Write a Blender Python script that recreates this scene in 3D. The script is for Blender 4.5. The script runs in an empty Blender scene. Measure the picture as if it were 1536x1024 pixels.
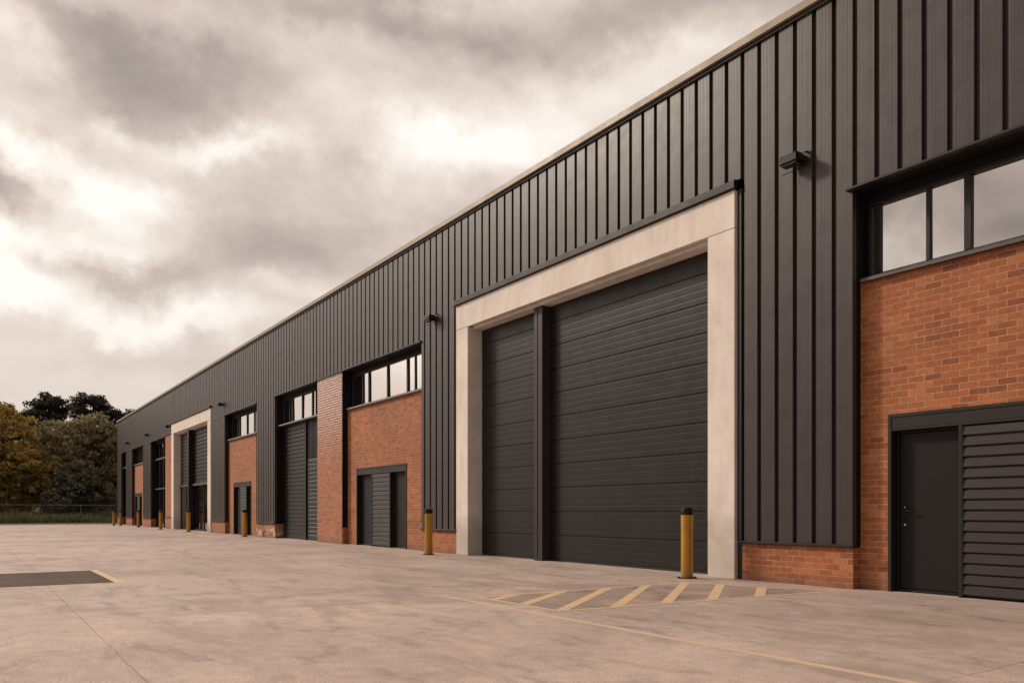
import bpy, bmesh, math, random
import numpy as np
from mathutils import Vector

S = bpy.context.scene
COL = S.collection
rnd = random.Random(7)
R = math.radians

# ------------------------------------------------------------------ materials
def mat(name, color=(.5, .5, .5), rough=.6, metal=0., spec=.5):
    m = bpy.data.materials.new(name)
    m.use_nodes = True
    nt = m.node_tree
    b = nt.nodes['Principled BSDF']
    b.inputs['Base Color'].default_value = (*color, 1)
    b.inputs['Roughness'].default_value = rough
    b.inputs['Metallic'].default_value = metal
    b.inputs['Specular IOR Level'].default_value = spec
    return m, nt, b

def N(nt, typ, **kw):
    n = nt.nodes.new(typ)
    for k, v in kw.items():
        if hasattr(n, k) and k not in n.inputs:
            setattr(n, k, v)
        else:
            n.inputs[k].default_value = v
    return n

def L(nt, a, b):
    nt.links.new(a, b)

def math_node(nt, op, a, b=None, c=None, clamp=False):
    n = nt.nodes.new('ShaderNodeMath')
    n.operation = op
    n.use_clamp = clamp
    for i, v in enumerate((a, b, c)):
        if v is None:
            continue
        if isinstance(v, (int, float)):
            n.inputs[i].default_value = v
        else:
            L(nt, v, n.inputs[i])
    return n.outputs[0]

def mix_col(nt, fac, a, b, blend='MIX'):
    n = nt.nodes.new('ShaderNodeMix')
    n.data_type = 'RGBA'
    n.blend_type = blend
    for idx, v in ((0, fac), (6, a), (7, b)):
        if isinstance(v, (int, float)):
            n.inputs[idx].default_value = v
        elif isinstance(v, tuple):
            n.inputs[idx].default_value = (*v, 1)
        else:
            L(nt, v, n.inputs[idx])
    return n.outputs[2]

def ramp(nt, fac, stops):
    n = nt.nodes.new('ShaderNodeValToRGB')
    e = n.color_ramp.elements
    while len(e) < len(stops):
        e.new(.5)
    for el, (p, c) in zip(e, stops):
        el.position = p
        el.color = (*c, 1) if isinstance(c, tuple) else (c, c, c, 1)
    L(nt, fac, n.inputs[0])
    return n.outputs[0]

def noise(nt, vec, scale, detail=4., rough=.55, dist=0., stretch=None):
    if stretch:
        mp = nt.nodes.new('ShaderNodeMapping')
        mp.inputs['Scale'].default_value = stretch
        L(nt, vec, mp.inputs['Vector'])
        vec = mp.outputs[0]
    n = N(nt, 'ShaderNodeTexNoise', Scale=scale, Detail=detail, Roughness=rough, Distortion=dist)
    L(nt, vec, n.inputs['Vector'])
    return n.outputs[0]

def coords(nt):
    g = nt.nodes.new('ShaderNodeNewGeometry')
    return g.outputs['Position']

def bump(nt, b, h, strength, dist):
    n = N(nt, 'ShaderNodeBump', Strength=strength, Distance=dist)
    L(nt, h, n.inputs['Height'])
    L(nt, n.outputs[0], b.inputs['Normal'])
    return n

def painted_metal(name, color, rough, var=.18, micro=False, spec=.5, streak=True):
    m, nt, b = mat(name, color, rough, 0., spec)
    p = coords(nt)
    big = noise(nt, p, .9, 5, .6, 0, (1, 1, .35))
    fine = noise(nt, p, 14, 3, .6, 0, (1.6, 1, .02)) if streak else noise(nt, p, 9, 4)
    v = math_node(nt, 'ADD', math_node(nt, 'MULTIPLY', big, .6), math_node(nt, 'MULTIPLY', fine, .4))
    c = ramp(nt, v, [(.3, tuple(k * (1 - var) for k in color)), (.7, tuple(k * (1 + var) for k in color))])
    if streak:                      # rain runs washed down from the eaves
        run = ramp(nt, noise(nt, p, 2.2, 4, .62, 0, (2.6, 1, .07)), [(.54, 0.), (.72, 1.)])
        c = mix_col(nt, math_node(nt, 'MULTIPLY', run, .22), c, tuple(k * 1.7 for k in color))
    L(nt, c, b.inputs['Base Color'])
    r = ramp(nt, noise(nt, p, 3.1, 5, .6), [(.3, rough - .06), (.75, rough + .1)])
    L(nt, r, b.inputs['Roughness'])
    if micro:
        w = noise(nt, p, 26, 3, .7, 0, (1, .2, .004))
        h = math_node(nt, 'ADD', math_node(nt, 'MULTIPLY', w, 2.2), math_node(nt, 'MULTIPLY', noise(nt, p, 1.6, 2), 5.))
        bump(nt, b, h, .35, .0022)
    else:
        bump(nt, b, noise(nt, p, 2.0, 3), .15, .01)
    return m

def brick_mat(name, glazed=False, salts=False):
    m, nt, b = mat(name, (.3, .1, .05), .85)
    uv = nt.nodes.new('ShaderNodeUVMap').outputs[0]
    p = coords(nt)
    # slightly uneven courses
    wob = N(nt, 'ShaderNodeTexNoise', Scale=2.3, Detail=3.)
    L(nt, p, wob.inputs['Vector'])
    vs = N(nt, 'ShaderNodeVectorMath', operation='MULTIPLY_ADD')
    L(nt, wob.outputs['Color'], vs.inputs[0])
    vs.inputs[1].default_value = (.014, .009, 0)
    L(nt, uv, vs.inputs[2])
    uvw = vs.outputs[0]
    bt = N(nt, 'ShaderNodeTexBrick', offset=.5, squash=1.)
    bt.inputs['Color1'].default_value = (0, 0, 0, 1)
    bt.inputs['Color2'].default_value = (1, 1, 1, 1)
    bt.inputs['Mortar'].default_value = (.5, .5, .5, 1)
    for k, v in (('Scale', 1.), ('Mortar Size', .0052), ('Mortar Smooth', .25), ('Bias', 0.),
                 ('Brick Width', .215), ('Row Height', .0815)):
        bt.inputs[k].default_value = v
    L(nt, uvw, bt.inputs['Vector'])
    tone = ramp(nt, bt.outputs['Color'], [(0., (.235, .066, .024)), (.16, (.315, .090, .029)), (.5, (.355, .107, .034)),
                                          (.8, (.385, .124, .041)), (1., (.43, .155, .058))])
    n1 = noise(nt, p, 24, 5, .7)
    tone = mix_col(nt, .75, tone, ramp(nt, n1, [(.28, (.58, .56, .52)), (.7, (1.14, 1.1, 1.0))]), 'MULTIPLY')
    n2 = noise(nt, p, .55, 4, .6)
    tone = mix_col(nt, .8, tone, ramp(nt, n2, [(.3, (.74, .76, .78)), (.7, (1.12, 1.12, 1.12))]), 'MULTIPLY')
    mort = ramp(nt, noise(nt, p, 6, 4), [(.3, (.25, .155, .095)), (.7, (.45, .31, .21))])
    col = mix_col(nt, bt.outputs['Fac'], tone, mort)
    # splash dirt on the lowest courses
    sep = nt.nodes.new('ShaderNodeSeparateXYZ')
    L(nt, p, sep.inputs[0])
    zz = math_node(nt, 'ADD', sep.outputs[2], math_node(nt, 'MULTIPLY', noise(nt, p, 3.2, 4), .3))
    dirt = ramp(nt, zz, [(.13, .55), (.36, 0.)])
    col = mix_col(nt, dirt, col, (.105, .065, .045))
    if salts:
        sn = noise(nt, p, 2.6, 6, .7, .4, (1, 1, 1.6))
        low = ramp(nt, sep.outputs[2], [(.0, .0), (.07, 1.), (.3, 1.), (.5, 0.)])
        sf = math_node(nt, 'MULTIPLY', ramp(nt, sn, [(.49, 0.), (.6, .62)]), low)
        col = mix_col(nt, sf, col, (.72, .62, .54))
    L(nt, col, b.inputs['Base Color'])
    h = math_node(nt, 'SUBTRACT', math_node(nt, 'MULTIPLY', n1, .35), bt.outputs['Fac'])
    if glazed:
        # salt-glazed faces: each brick lies at its own slight angle, glossier higher up
        hb = N(nt, 'ShaderNodeTexBrick', offset=.5)
        for k, v in (('Scale', 1.), ('Mortar Size', .034), ('Mortar Smooth', 1.), ('Brick Width', .143), ('Row Height', .0815)):
            hb.inputs[k].default_value = v
        L(nt, uvw, hb.inputs['Vector'])
        tilt = noise(nt, p, 6.5, 2)
        hi = ramp(nt, math_node(nt, 'DIVIDE', sep.outputs[2], 5.5), [(.45, 0.), (1., 1.)])
        h = math_node(nt, 'ADD', h, math_node(nt, 'MULTIPLY', math_node(nt, 'SUBTRACT', math_node(nt, 'MULTIPLY', tilt, 3.), hb.outputs['Fac']), math_node(nt, 'MULTIPLY', hi, 4.2)))
        L(nt, ramp(nt, hi, [(0., .7), (1., .3)]), b.inputs['Roughness'])
        L(nt, math_node(nt, 'MULTIPLY', hi, .8), b.inputs['Coat Weight'])
        b.inputs['Coat Roughness'].default_value = .13
        b.inputs['Coat IOR'].default_value = 1.5
        b.inputs['Specular IOR Level'].default_value = .5
    bump(nt, b, h, .8, .007)
    return m

def concrete_wall_mat():
    m, nt, b = mat('cast_concrete', (.6, .5, .43), .8)
    p = coords(nt)
    c = ramp(nt, noise(nt, p, 1.3, 6, .65), [(.3, (.58, .51, .45)), (.7, (.715, .645, .58))])
    c = mix_col(nt, .55, c, ramp(nt, noise(nt, p, 5, 6, .7, .3, (1, 1, .25)), [(.3, .8), (.62, 1.08)]), 'MULTIPLY')
    spots = ramp(nt, noise(nt, p, 26, 2, .5), [(.70, 0.), (.78, .35)])
    c = mix_col(nt, spots, c, (.3, .23, .18))
    sep = nt.nodes.new('ShaderNodeSeparateXYZ')
    L(nt, p, sep.inputs[0])
    zz = math_node(nt, 'SUBTRACT', sep.outputs[2], math_node(nt, 'MULTIPLY', noise(nt, p, 1.9, 5, .6), 1.9))
    st = ramp(nt, math_node(nt, 'ADD', math_node(nt, 'MULTIPLY', zz, .5), .5), [(.28, .42), (.5, 0.)])
    c = mix_col(nt, st, c, (.3, .25, .215))
    L(nt, c, b.inputs['Base Color'])
    h = math_node(nt, 'ADD', noise(nt, p, 40, 4, .6), math_node(nt, 'MULTIPLY', noise(nt, p, 3, 3), 2.))
    bump(nt, b, h, .25, .004)
    return m

def yard_mat():
    m, nt, b = mat('yard_concrete', (.5, .41, .35), .72, 0, .3)
    p = coords(nt)
    sep = nt.nodes.new('ShaderNodeSeparateXYZ')
    L(nt, p, sep.inputs[0])
    x, y = sep.outputs[0], sep.outputs[1]
    c = ramp(nt, noise(nt, p, .33, 6, .62, .5), [(.3, (.345, .268, .228)), (.5, (.435, .343, .294)), (.72, (.505, .405, .348))])
    c = mix_col(nt, .85, c, ramp(nt, noise(nt, p, 1.5, 6, .68, .6, (.7, 1.5, 1)), [(.30, .54), (.45, .95), (.75, 1.12)]), 'MULTIPLY')
    c = mix_col(nt, .75, c, ramp(nt, noise(nt, p, 6.5, 5, .75), [(.3, .76), (.7, 1.16)]), 'MULTIPLY')
    c = mix_col(nt, .85, c, ramp(nt, noise(nt, p, 75, 3, .75), [(.32, .48), (.66, 1.42)]), 'MULTIPLY')
    # tyre-worn dark stains
    st = ramp(nt, noise(nt, p, .52, 5, .7, 1.2, (.55, 1.5, 1)), [(.53, 0.), (.62, .55)])
    c = mix_col(nt, st, c, (.27, .21, .175))
    # tyre sweeps into the big doorway, oil drips
    sweep = None
    for cx, cy, rr in ((-24.5, -9.5, 13.2), (-24.5, -9.5, 15.1), (1.5, -9.2, 10.4), (1.5, -9.2, 12.2), (-14, -30, 21.5), (-14, -30, 23.4)):
        hx = math_node(nt, 'SUBTRACT', x, cx); hy = math_node(nt, 'SUBTRACT', y, cy)
        rad = math_node(nt, 'SQRT', math_node(nt, 'ADD', math_node(nt, 'MULTIPLY', hx, hx), math_node(nt, 'MULTIPLY', hy, hy)))
        dd = math_node(nt, 'ABSOLUTE', math_node(nt, 'SUBTRACT', rad, rr))
        bnd = ramp(nt, dd, [(.07, 1.), (.2, 0.)])
        sweep = bnd if sweep is None else math_node(nt, 'MAXIMUM', sweep, bnd)
    sweep = math_node(nt, 'MULTIPLY', sweep, ramp(nt, noise(nt, p, .55, 5, .7), [(.42, 0.), (.65, .34)]))
    c = mix_col(nt, sweep, c, (.17, .13, .11))
    ov = N(nt, 'ShaderNodeTexVoronoi', Scale=.75)
    ow = N(nt, 'ShaderNodeTexNoise', Scale=5., Detail=4.)
    L(nt, p, ow.inputs['Vector'])
    oa = N(nt, 'ShaderNodeVectorMath', operation='MULTIPLY_ADD')
    L(nt, ow.outputs['Color'], oa.inputs[0]); oa.inputs[1].default_value = (.25, .25, 0); L(nt, p, oa.inputs[2])
    L(nt, oa.outputs[0], ov.inputs['Vector'])
    oil = math_node(nt, 'MULTIPLY', ramp(nt, ov.outputs['Distance'], [(.05, .55), (.12, 0.)]), ramp(nt, noise(nt, p, .3, 3), [(.5, 0.), (.6, 1.)]))
    c = mix_col(nt, oil, c, (.14, .11, .095))
    # slab to slab difference + sawn joints
    def cell(v, off, size):
        t = math_node(nt, 'DIVIDE', math_node(nt, 'SUBTRACT', v, off), size)
        fr = math_node(nt, 'FRACT', t)
        d = math_node(nt, 'MULTIPLY', math_node(nt, 'MINIMUM', fr, math_node(nt, 'SUBTRACT', 1., fr)), size)
        return math_node(nt, 'FLOOR', t), d
    wob = math_node(nt, 'MULTIPLY', noise(nt, p, 1.1, 5, .7), .05)
    fx, dx = cell(math_node(nt, 'ADD', x, wob), -8.45, 5.9)
    fy, dy = cell(math_node(nt, 'ADD', y, wob), -8.85, 4.4)
    wn = N(nt, 'ShaderNodeTexWhiteNoise', noise_dimensions='2D')
    cb = nt.nodes.new('ShaderNodeCombineXYZ')
    L(nt, fx, cb.inputs[0]); L(nt, fy, cb.inputs[1]); L(nt, cb.outputs[0], wn.inputs['Vector'])
    c = mix_col(nt, 1., c, ramp(nt, wn.outputs['Value'], [(0., .94), (1., 1.05)]), 'MULTIPLY')
    d = math_node(nt, 'MINIMUM', dx, dy)
    worn = ramp(nt, noise(nt, p, .8, 4, .6), [(.35, .35), (.6, 1.)])
    j = math_node(nt, 'MULTIPLY', ramp(nt, d, [(.005, .5), (.013, 0.)]), worn)
    c = mix_col(nt, j, c, (.16, .125, .105))
    # hairline cracks
    vo = N(nt, 'ShaderNodeTexVoronoi', feature='DISTANCE_TO_EDGE', Scale=.16)
    wv = N(nt, 'ShaderNodeTexNoise', Scale=.9, Detail=5.)
    L(nt, p, wv.inputs['Vector'])
    va = N(nt, 'ShaderNodeVectorMath', operation='MULTIPLY_ADD')
    L(nt, wv.outputs['Color'], va.inputs[0]); va.inputs[1].default_value = (1.6, 1.6, 0); L(nt, p, va.inputs[2])
    L(nt, va.outputs[0], vo.inputs['Vector'])
    cr = math_node(nt, 'MULTIPLY', ramp(nt, vo.outputs['Distance'], [(.0008, .5), (.002, 0.)]),
                   ramp(nt, noise(nt, p, .4, 3), [(.47, 0.), (.56, 1.)]))
    c = mix_col(nt, cr, c, (.17, .13, .11))
    L(nt, c, b.inputs['Base Color'])
    L(nt, ramp(nt, noise(nt, p, .7, 5), [(.3, .5), (.7, .8)]), b.inputs['Roughness'])
    h = math_node(nt, 'ADD', noise(nt, p, 90, 3, .7), math_node(nt, 'MULTIPLY', noise(nt, p, 9, 4), 1.2))
    h = math_node(nt, 'SUBTRACT', h, math_node(nt, 'MULTIPLY', j, 3.))
    bump(nt, b, h, .35, .006)
    return m

def worn_paint_mat(name, color, under=(.44, .35, .29), lo=.36, hi=.5, keep=1.):
    m, nt, b = mat(name, color, .65)
    p = coords(nt)
    w = ramp(nt, noise(nt, p, 5.5, 7, .72, .3), [(lo, 0.), (hi, keep)])
    c0 = mix_col(nt, .6, color, ramp(nt, noise(nt, p, 60, 3, .7), [(.3, .75), (.7, 1.2)]), 'MULTIPLY')
    L(nt, mix_col(nt, w, under, c0), b.inputs['Base Color'])
    bump(nt, b, noise(nt, p, 90, 3, .7), .3, .005)
    return m

def asphalt_mat(name, color, var=.5):
    m, nt, b = mat(name, color, .9, 0, .15)
    p = coords(nt)
    c = ramp(nt, noise(nt, p, 1.1, 6, .7, .5), [(.3, tuple(k * (1 - var * .5) for k in color)), (.75, tuple(k * (1 + var) for k in color))])
    c = mix_col(nt, .9, c, ramp(nt, noise(nt, p, 80, 3, .75), [(.3, .6), (.7, 1.5)]), 'MULTIPLY')
    L(nt, c, b.inputs['Base Color'])
    bump(nt, b, noise(nt, p, 110, 2, .7), .5, .006)
    return m

def glass_mat(name, refl, tint=(.9, .88, .86), inside=(.02, .02, .022)):
    m, nt, b = mat(name, inside, .03)
    gl = nt.nodes.new('ShaderNodeBsdfGlossy')
    gl.inputs['Color'].default_value = (*tint, 1)
    gl.inputs['Roughness'].default_value = .015
    p = coords(nt)
    bp = N(nt, 'ShaderNodeBump', Strength=.12, Distance=.02)
    L(nt, noise(nt, p, .8, 1), bp.inputs['Height'])
    L(nt, bp.outputs[0], gl.inputs['Normal'])
    fr = N(nt, 'ShaderNodeFresnel', IOR=1.5)
    f = math_node(nt, 'ADD', math_node(nt, 'MULTIPLY', fr.outputs[0], 1. - refl), refl, clamp=True)
    mx = nt.nodes.new('ShaderNodeMixShader')
    L(nt, f, mx.inputs[0]); L(nt, b.outputs[0], mx.inputs[1]); L(nt, gl.outputs[0], mx.inputs[2])
    L(nt, mx.outputs[0], nt.nodes['Material Output'].inputs['Surface'])
    return m

def leaf_mat(name, cols, transl=.3):
    m, nt, b = mat(name, cols[0], .75, 0, .25)
    g = nt.nodes.new('ShaderNodeNewGeometry')
    n = noise(nt, g.outputs['Position'], .45, 3, .6)
    v = math_node(nt, 'ADD', math_node(nt, 'MULTIPLY', g.outputs['Random Per Island'], .5), math_node(nt, 'MULTIPLY', math_node(nt, 'SUBTRACT', n, .25), 1.1), clamp=True)
    k = len(cols) - 1
    c = ramp(nt, v, [(.12 + .76 * i / k, cc) for i, cc in enumerate(cols)])
    L(nt, c, b.inputs['Base Color'])
    t = nt.nodes.new('ShaderNodeBsdfTranslucent')
    L(nt, c, t.inputs[0])
    mx = nt.nodes.new('ShaderNodeMixShader')
    mx.inputs[0].default_value = transl
    L(nt, b.outputs[0], mx.inputs[1]); L(nt, t.outputs[0], mx.inputs[2])
    L(nt, mx.outputs[0], nt.nodes['Material Output'].inputs['Surface'])
    return m

M = {}
M['clad'] = painted_metal('standing_cladding', (.039, .0295, .027), .39, .2, True, .34)
M['trim'] = painted_metal('dark_trim', (.017, .0145, .0135), .5, .2, False, .25, False)
M['cap'] = painted_metal('bronze_coping', (.215, .158, .100), .5, .12, False, .5, False)
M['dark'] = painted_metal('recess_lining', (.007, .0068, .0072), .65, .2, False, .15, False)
M['door'] = painted_metal('shutter_coat', (.0135, .0110, .0103), .38, .25, False, .22, False)
M['leaf'] = painted_metal('door_leaf_coat', (.012, .0108, .0105), .5, .15, False, .16, False)
M['louvre'] = painted_metal('louvre_coat', (.028, .0235, .0212), .5, .15, False, .25, False)
M['sill'] = painted_metal('sill_coat', (.06, .05, .043), .4, .15, False, .6, False)
M['brick'] = brick_mat('orange_brick')
M['brickg'] = brick_mat('glazed_brick', glazed=True)
M['bricks'] = brick_mat('salted_brick', salts=True)
M['conc'] = concrete_wall_mat()
M['yard'] = yard_mat()
M['glass'] = glass_mat('window_glass', .72)
M['dglass'] = glass_mat('dark_glass', .05, (.32, .32, .32), (.006, .006, .007))
M['steel'] = mat('bright_steel', (.42, .40, .375), .35, 1.)[0]
M['black'] = painted_metal('black_coat', (.005, .0048, .0048), .45, .2, False, .2, False)
M['lamp'] = mat('lamp_lens', (.03, .03, .03), .15)[0]
M['rubber'] = mat('rubber_seal', (.012, .012, .012), .8)[0]
M['roof'] = mat('roof_membrane', (.22, .2, .19), .9)[0]

def yellow_mat():
    m, nt, b = mat('yellow_bollard_paint', (.5, .28, .035), .4, .4)
    p = coords(nt)
    c = ramp(nt, noise(nt, p, 3.2, 5, .6, 0, (1, 1, .5)), [(.3, (.34, .165, .018)), (.7, (.48, .255, .034))])
    sc = ramp(nt, noise(nt, p, 17, 5, .8, .5, (1, 1, 2.2)), [(.66, 0.), (.72, .7)])
    c = mix_col(nt, sc, c, (.14, .085, .03))
    sep = nt.nodes.new('ShaderNodeSeparateXYZ')
    L(nt, p, sep.inputs[0])
    dz = ramp(nt, math_node(nt, 'ADD', sep.outputs[2], math_node(nt, 'MULTIPLY', noise(nt, p, 9, 4), .2)), [(.1, .6), (.38, 0.)])
    c = mix_col(nt, dz, c, (.20, .125, .05))
    L(nt, c, b.inputs['Base Color'])
    bump(nt, b, noise(nt, p, 20, 3), .15, .004)
    return m
M['yellow'] = yellow_mat()

# ------------------------------------------------------------------ mesh builder
class MB:
    def __init__(s):
        s.v = []; s.f = []
    def poly(s, pts):
        n = len(s.v)
        s.v += [tuple(p) for p in pts]
        s.f.append(tuple(range(n, n + len(pts))))
    def box(s, x0, x1, y0, y1, z0, z1):
        n = len(s.v)
        s.v += [(x, y, z) for z in (z0, z1) for y in (y0, y1) for x in (x0, x1)]
        for q in ((0, 2, 3, 1), (4, 5, 7, 6), (0, 1, 5, 4), (2, 6, 7, 3), (0, 4, 6, 2), (1, 3, 7, 5)):
            s.f.append(tuple(n + i for i in q))
        return s
    def prism_x(s, prof, x0, x1):
        """closed profile of (y, z), run along x"""
        n = len(s.v); k = len(prof)
        s.v += [(x0, y, z) for y, z in prof] + [(x1, y, z) for y, z in prof]
        for i in range(k):
            j = (i + 1) % k
            s.f.append((n + i, n + j, n + k + j, n + k + i))
        s.f.append(tuple(n + i for i in reversed(range(k))))
        s.f.append(tuple(n + k + i for i in range(k)))
        return s
    def prism_z(s, prof, z0, z1):
        n = len(s.v); k = len(prof)
        s.v += [(x, y, z0) for x, y in prof] + [(x, y, z1) for x, y in prof]
        for i in range(k):
            j = (i + 1) % k
            s.f.append((n + i, n + k + i, n + k + j, n + j))
        s.f.append(tuple(n + i for i in range(k)))
        s.f.append(tuple(n + k + i for i in reversed(range(k))))
        return s
    def lathe(s, prof, seg=28, c=(0, 0, 0)):
        n = len(s.v); k = len(prof)
        for r, z in prof:
            for i in range(seg):
                a = 2 * math.pi * i / seg
                s.v.append((c[0] + r * math.cos(a), c[1] + r * math.sin(a), c[2] + z))
        for a in range(k - 1):
            for i in range(seg):
                j = (i + 1) % seg
                s.f.append((n + a * seg + i, n + a * seg + j, n + (a + 1) * seg + j, n + (a + 1) * seg + i))
        s.f.append(tuple(n + i for i in reversed(range(seg))))
        s.f.append(tuple(n + (k - 1) * seg + i for i in range(seg)))
        return s
    def tube(s, pts, rad, seg=7):
        pts = [Vector(p) for p in pts]; n = len(s.v)
        for i, p in enumerate(pts):
            d = (pts[min(i + 1, len(pts) - 1)] - pts[max(i - 1, 0)]).normalized()
            a = d.orthogonal().normalized(); bb = d.cross(a)
            for k in range(seg):
                t = 2 * math.pi * k / seg
                s.v.append(tuple(p + (a * math.cos(t) + bb * math.sin(t)) * rad[i]))
        for i in range(len(pts) - 1):
            for k in range(seg):
                j = (k + 1) % seg
                s.f.append((n + i * seg + k, n + i * seg + j, n + (i + 1) * seg + j, n + (i + 1) * seg + k))
        s.f.append(tuple(n + k for k in reversed(range(seg))))
        m = n + (len(pts) - 1) * seg
        s.f.append(tuple(m + k for k in range(seg)))
        return s
    def build(s, name, m, parent=None, bevel=0, smooth=False, uv=False, fix=True):
        me = bpy.data.meshes.new(name)
        me.from_pydata(s.v, [], s.f)
        if fix:
            bm = bmesh.new(); bm.from_mesh(me)
            bmesh.ops.recalc_face_normals(bm, faces=bm.faces)
            bm.to_mesh(me); bm.free()
        if uv:
            ul = me.uv_layers.new(name='UVMap')
            for p in me.polygons:
                n = p.normal
                for li in p.loop_indices:
                    c = me.vertices[me.loops[li].vertex_index].co
                    if abs(n.x) > max(abs(n.y), abs(n.z)): q = (c.y, c.z)
                    elif abs(n.z) > abs(n.y): q = (c.x, c.y)
                    else: q = (c.x, c.z)
                    ul.data[li].uv = q
        me.materials.append(m)
        o = bpy.data.objects.new(name, me)
        COL.objects.link(o)
        if parent: o.parent = parent
        if smooth:
            for p in me.polygons: p.use_smooth = True
            me.set_sharp_from_angle(angle=R(35))
        if bevel:
            bv = o.modifiers.new('bevel', 'BEVEL'); bv.width = bevel; bv.segments = 1
            bv.limit_method = 'ANGLE'; bv.angle_limit = R(40)
        return o

def empty(name, loc, label, cat, group=None):
    o = bpy.data.objects.new(name, None)
    o.empty_display_size = .3
    o.location = loc
    COL.objects.link(o)
    o['label'] = label; o['category'] = cat
    if group: o['group'] = group
    return o

def struct(o, kind='structure'):
    o['kind'] = kind
    return o

# ------------------------------------------------------------------ the building
BX0, BX1 = -70.72, 1.35
TOP = 8.10
PITCH, PH = .3126, -6.23
bld = empty('industrial_building', (-34, 0, 0), 'long terrace of dark metal clad industrial units with orange brick infill and large shutter doors', 'building')
OFF = Vector((34, 0, 0))
def part(mb, name, m, parent=None, bevel=0, **kw):
    """a part of the building, in world metres"""
    if parent is None:
        o = mb.build(name, m, bld, bevel, **kw)
        o.location = OFF
    else:
        o = mb.build(name, m, parent, bevel, **kw)
    return o

GW, GD, BV = .060, .060, .015
def clad_profile(x0, x1):
    """front outline of the ribbed sheet between x0 and x1: list of (x, y); joints run on across a cut"""
    def joint(g):
        a, bb = g - GW / 2, g + GW / 2
        return [(a - .004, 0.), (a, .006), (a + .003, GD), (bb - .003, GD), (bb, .010), (bb + BV, 0.)]
    raw = [(x0 - 1, 0.)]
    for k in range(math.floor((x0 - PH) / PITCH) - 1, math.ceil((x1 - PH) / PITCH) + 2):
        if raw[-1][0] < PH + k * PITCH - GW: raw += joint(PH + k * PITCH)
    raw.append((x1 + 1, 0.))
    def y_at(x):
        for (xa, ya), (xb, yb) in zip(raw, raw[1:]):
            if xa <= x <= xb: return ya + (yb - ya) * (x - xa) / max(1e-9, xb - xa)
        return 0.
    return [(x0, y_at(x0))] + [q for q in raw if x0 + .002 < q[0] < x1 - .002] + [(x1, y_at(x1))]
def cladding(x0, x1, z0, z1, name, thick=.09):
    mb = MB()
    pr = clad_profile(x0, x1)
    mb.prism_z(pr + [(x1, thick), (x0, thick)], z0, z1)
    return part(mb, name, M['clad'])

FB = 5.50         # underside of the fascia sheets
# piers (x0, x1) of cladding down to the plinth, and what stands between
piers = [(-8.12, -6.26, 'brick'), (-18.59, -16.75, 'brick'), (-33.15, -30.77, 'bricks'), (-40.55, -38.10, 'brick'),
         (-59.23, -56.44, 'brick'), (-66.41, -63.72, 'brick'), (-70.72, -68.66, 'brick'), (-.95, 1.35, 'brick')]
# fascia: one run of sheets per stretch, its foot where the opening below asks for it
for x0, x1, zb in ((-6.26, -.95, 5.36), (-.95, 1.35, FB), (-8.12, -6.26, FB), (-16.75, -8.12, 6.15), (-33.15, -16.75, FB), (-40.55, -33.15, FB),
                   (-49.85, -40.55, 6.22), (BX0, -49.85, 5.56)):
    cladding(x0, x1, zb, TOP, 'fascia_cladding')
for x0, x1, bm_ in piers:
    top = FB if x0 > -50 else 5.56
    cladding(x0, x1, .60, top, 'pier_cladding')
    part(MB().box(x0 + .0, x1, .015, .5, 0, .555), 'brick_plinth', M[bm_], bevel=.004, uv=True)
    part(MB().prism_x([(-.045, .56), (-.045, .592), (.02, .603), (.09, .603), (.09, .56)], x0 - .03, x1 + .03), 'plinth_flashing', M['trim'], bevel=.003)
    # folded corner returns into the recesses either side
    part(MB().box(x1 - .03, x1 + .004, .0905, .5, .606, top), 'corner_return', M['dark'])
    part(MB().box(x0 - .004, x0 + .03, .0905, .5, .606, top), 'corner_return', M['dark'])
# thin joint flashing across the lesser piers
for x0, x1 in ((-40.55, -38.10), (-59.23, -56.44), (-66.41, -63.72), (-70.72, -68.66)):
    top = FB if x0 > -50 else 5.56
    part(MB().box(x0, x1, -.018, -.002, top - .012, top + .026), 'joint_flashing', M['sill'])
# roof edge
part(MB().prism_x([(-.075, TOP + .015), (-.075, TOP + .135), (.0, TOP + .16), (.42, TOP + .16), (.42, TOP + .015)], BX0 - .06, BX1 + .06), 'roof_coping', M['cap'], bevel=.006)
part(MB().box(BX0, BX1, -.03, .3, TOP - .045, TOP + .0145), 'gutter_trim', M['trim'], bevel=.004)
part(MB().box(BX0 + .05, BX1 - .05, .421, 26, TOP - .25, TOP + .05), 'roof', M['roof'])
part(MB().box(BX0, BX0 + .1, .5, 26, 0, TOP - .26), 'side_wall', M['clad'])
part(MB().box(BX1 - .1, BX1, .5, 26, 0, TOP - .26), 'side_wall', M['clad'])
part(MB().box(BX0, BX1, 26, 26.1, 0, TOP), 'rear_wall', M['clad'])
part(MB().box(BX0 + .11, BX1 - .11, .56, .7, 0, TOP - .26), 'light_block_core', M['dark'])  # unseen dark core added behind the facade to stop light leaking through

def header(x0, x1, z, lip=.05, over=.02):
    """ledge and dark soffit over a recess"""
    part(MB().prism_x([(-lip, z - .035), (-lip, z - .004), (-.002, z + .012), (-.002, z - .035)], x0 - over, x1 + over), 'header_ledge', M['trim'], bevel=.003)
    part(MB().box(x0 + .005, x1 - .005, .0, .55, z - .034, z - .003), 'soffit', M['dark'])
    part(MB().box(x0 + .005, x1 - .005, .30, .40, z - .15, z - .036), 'head_panel', M['dark'], bevel=.004)

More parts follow.
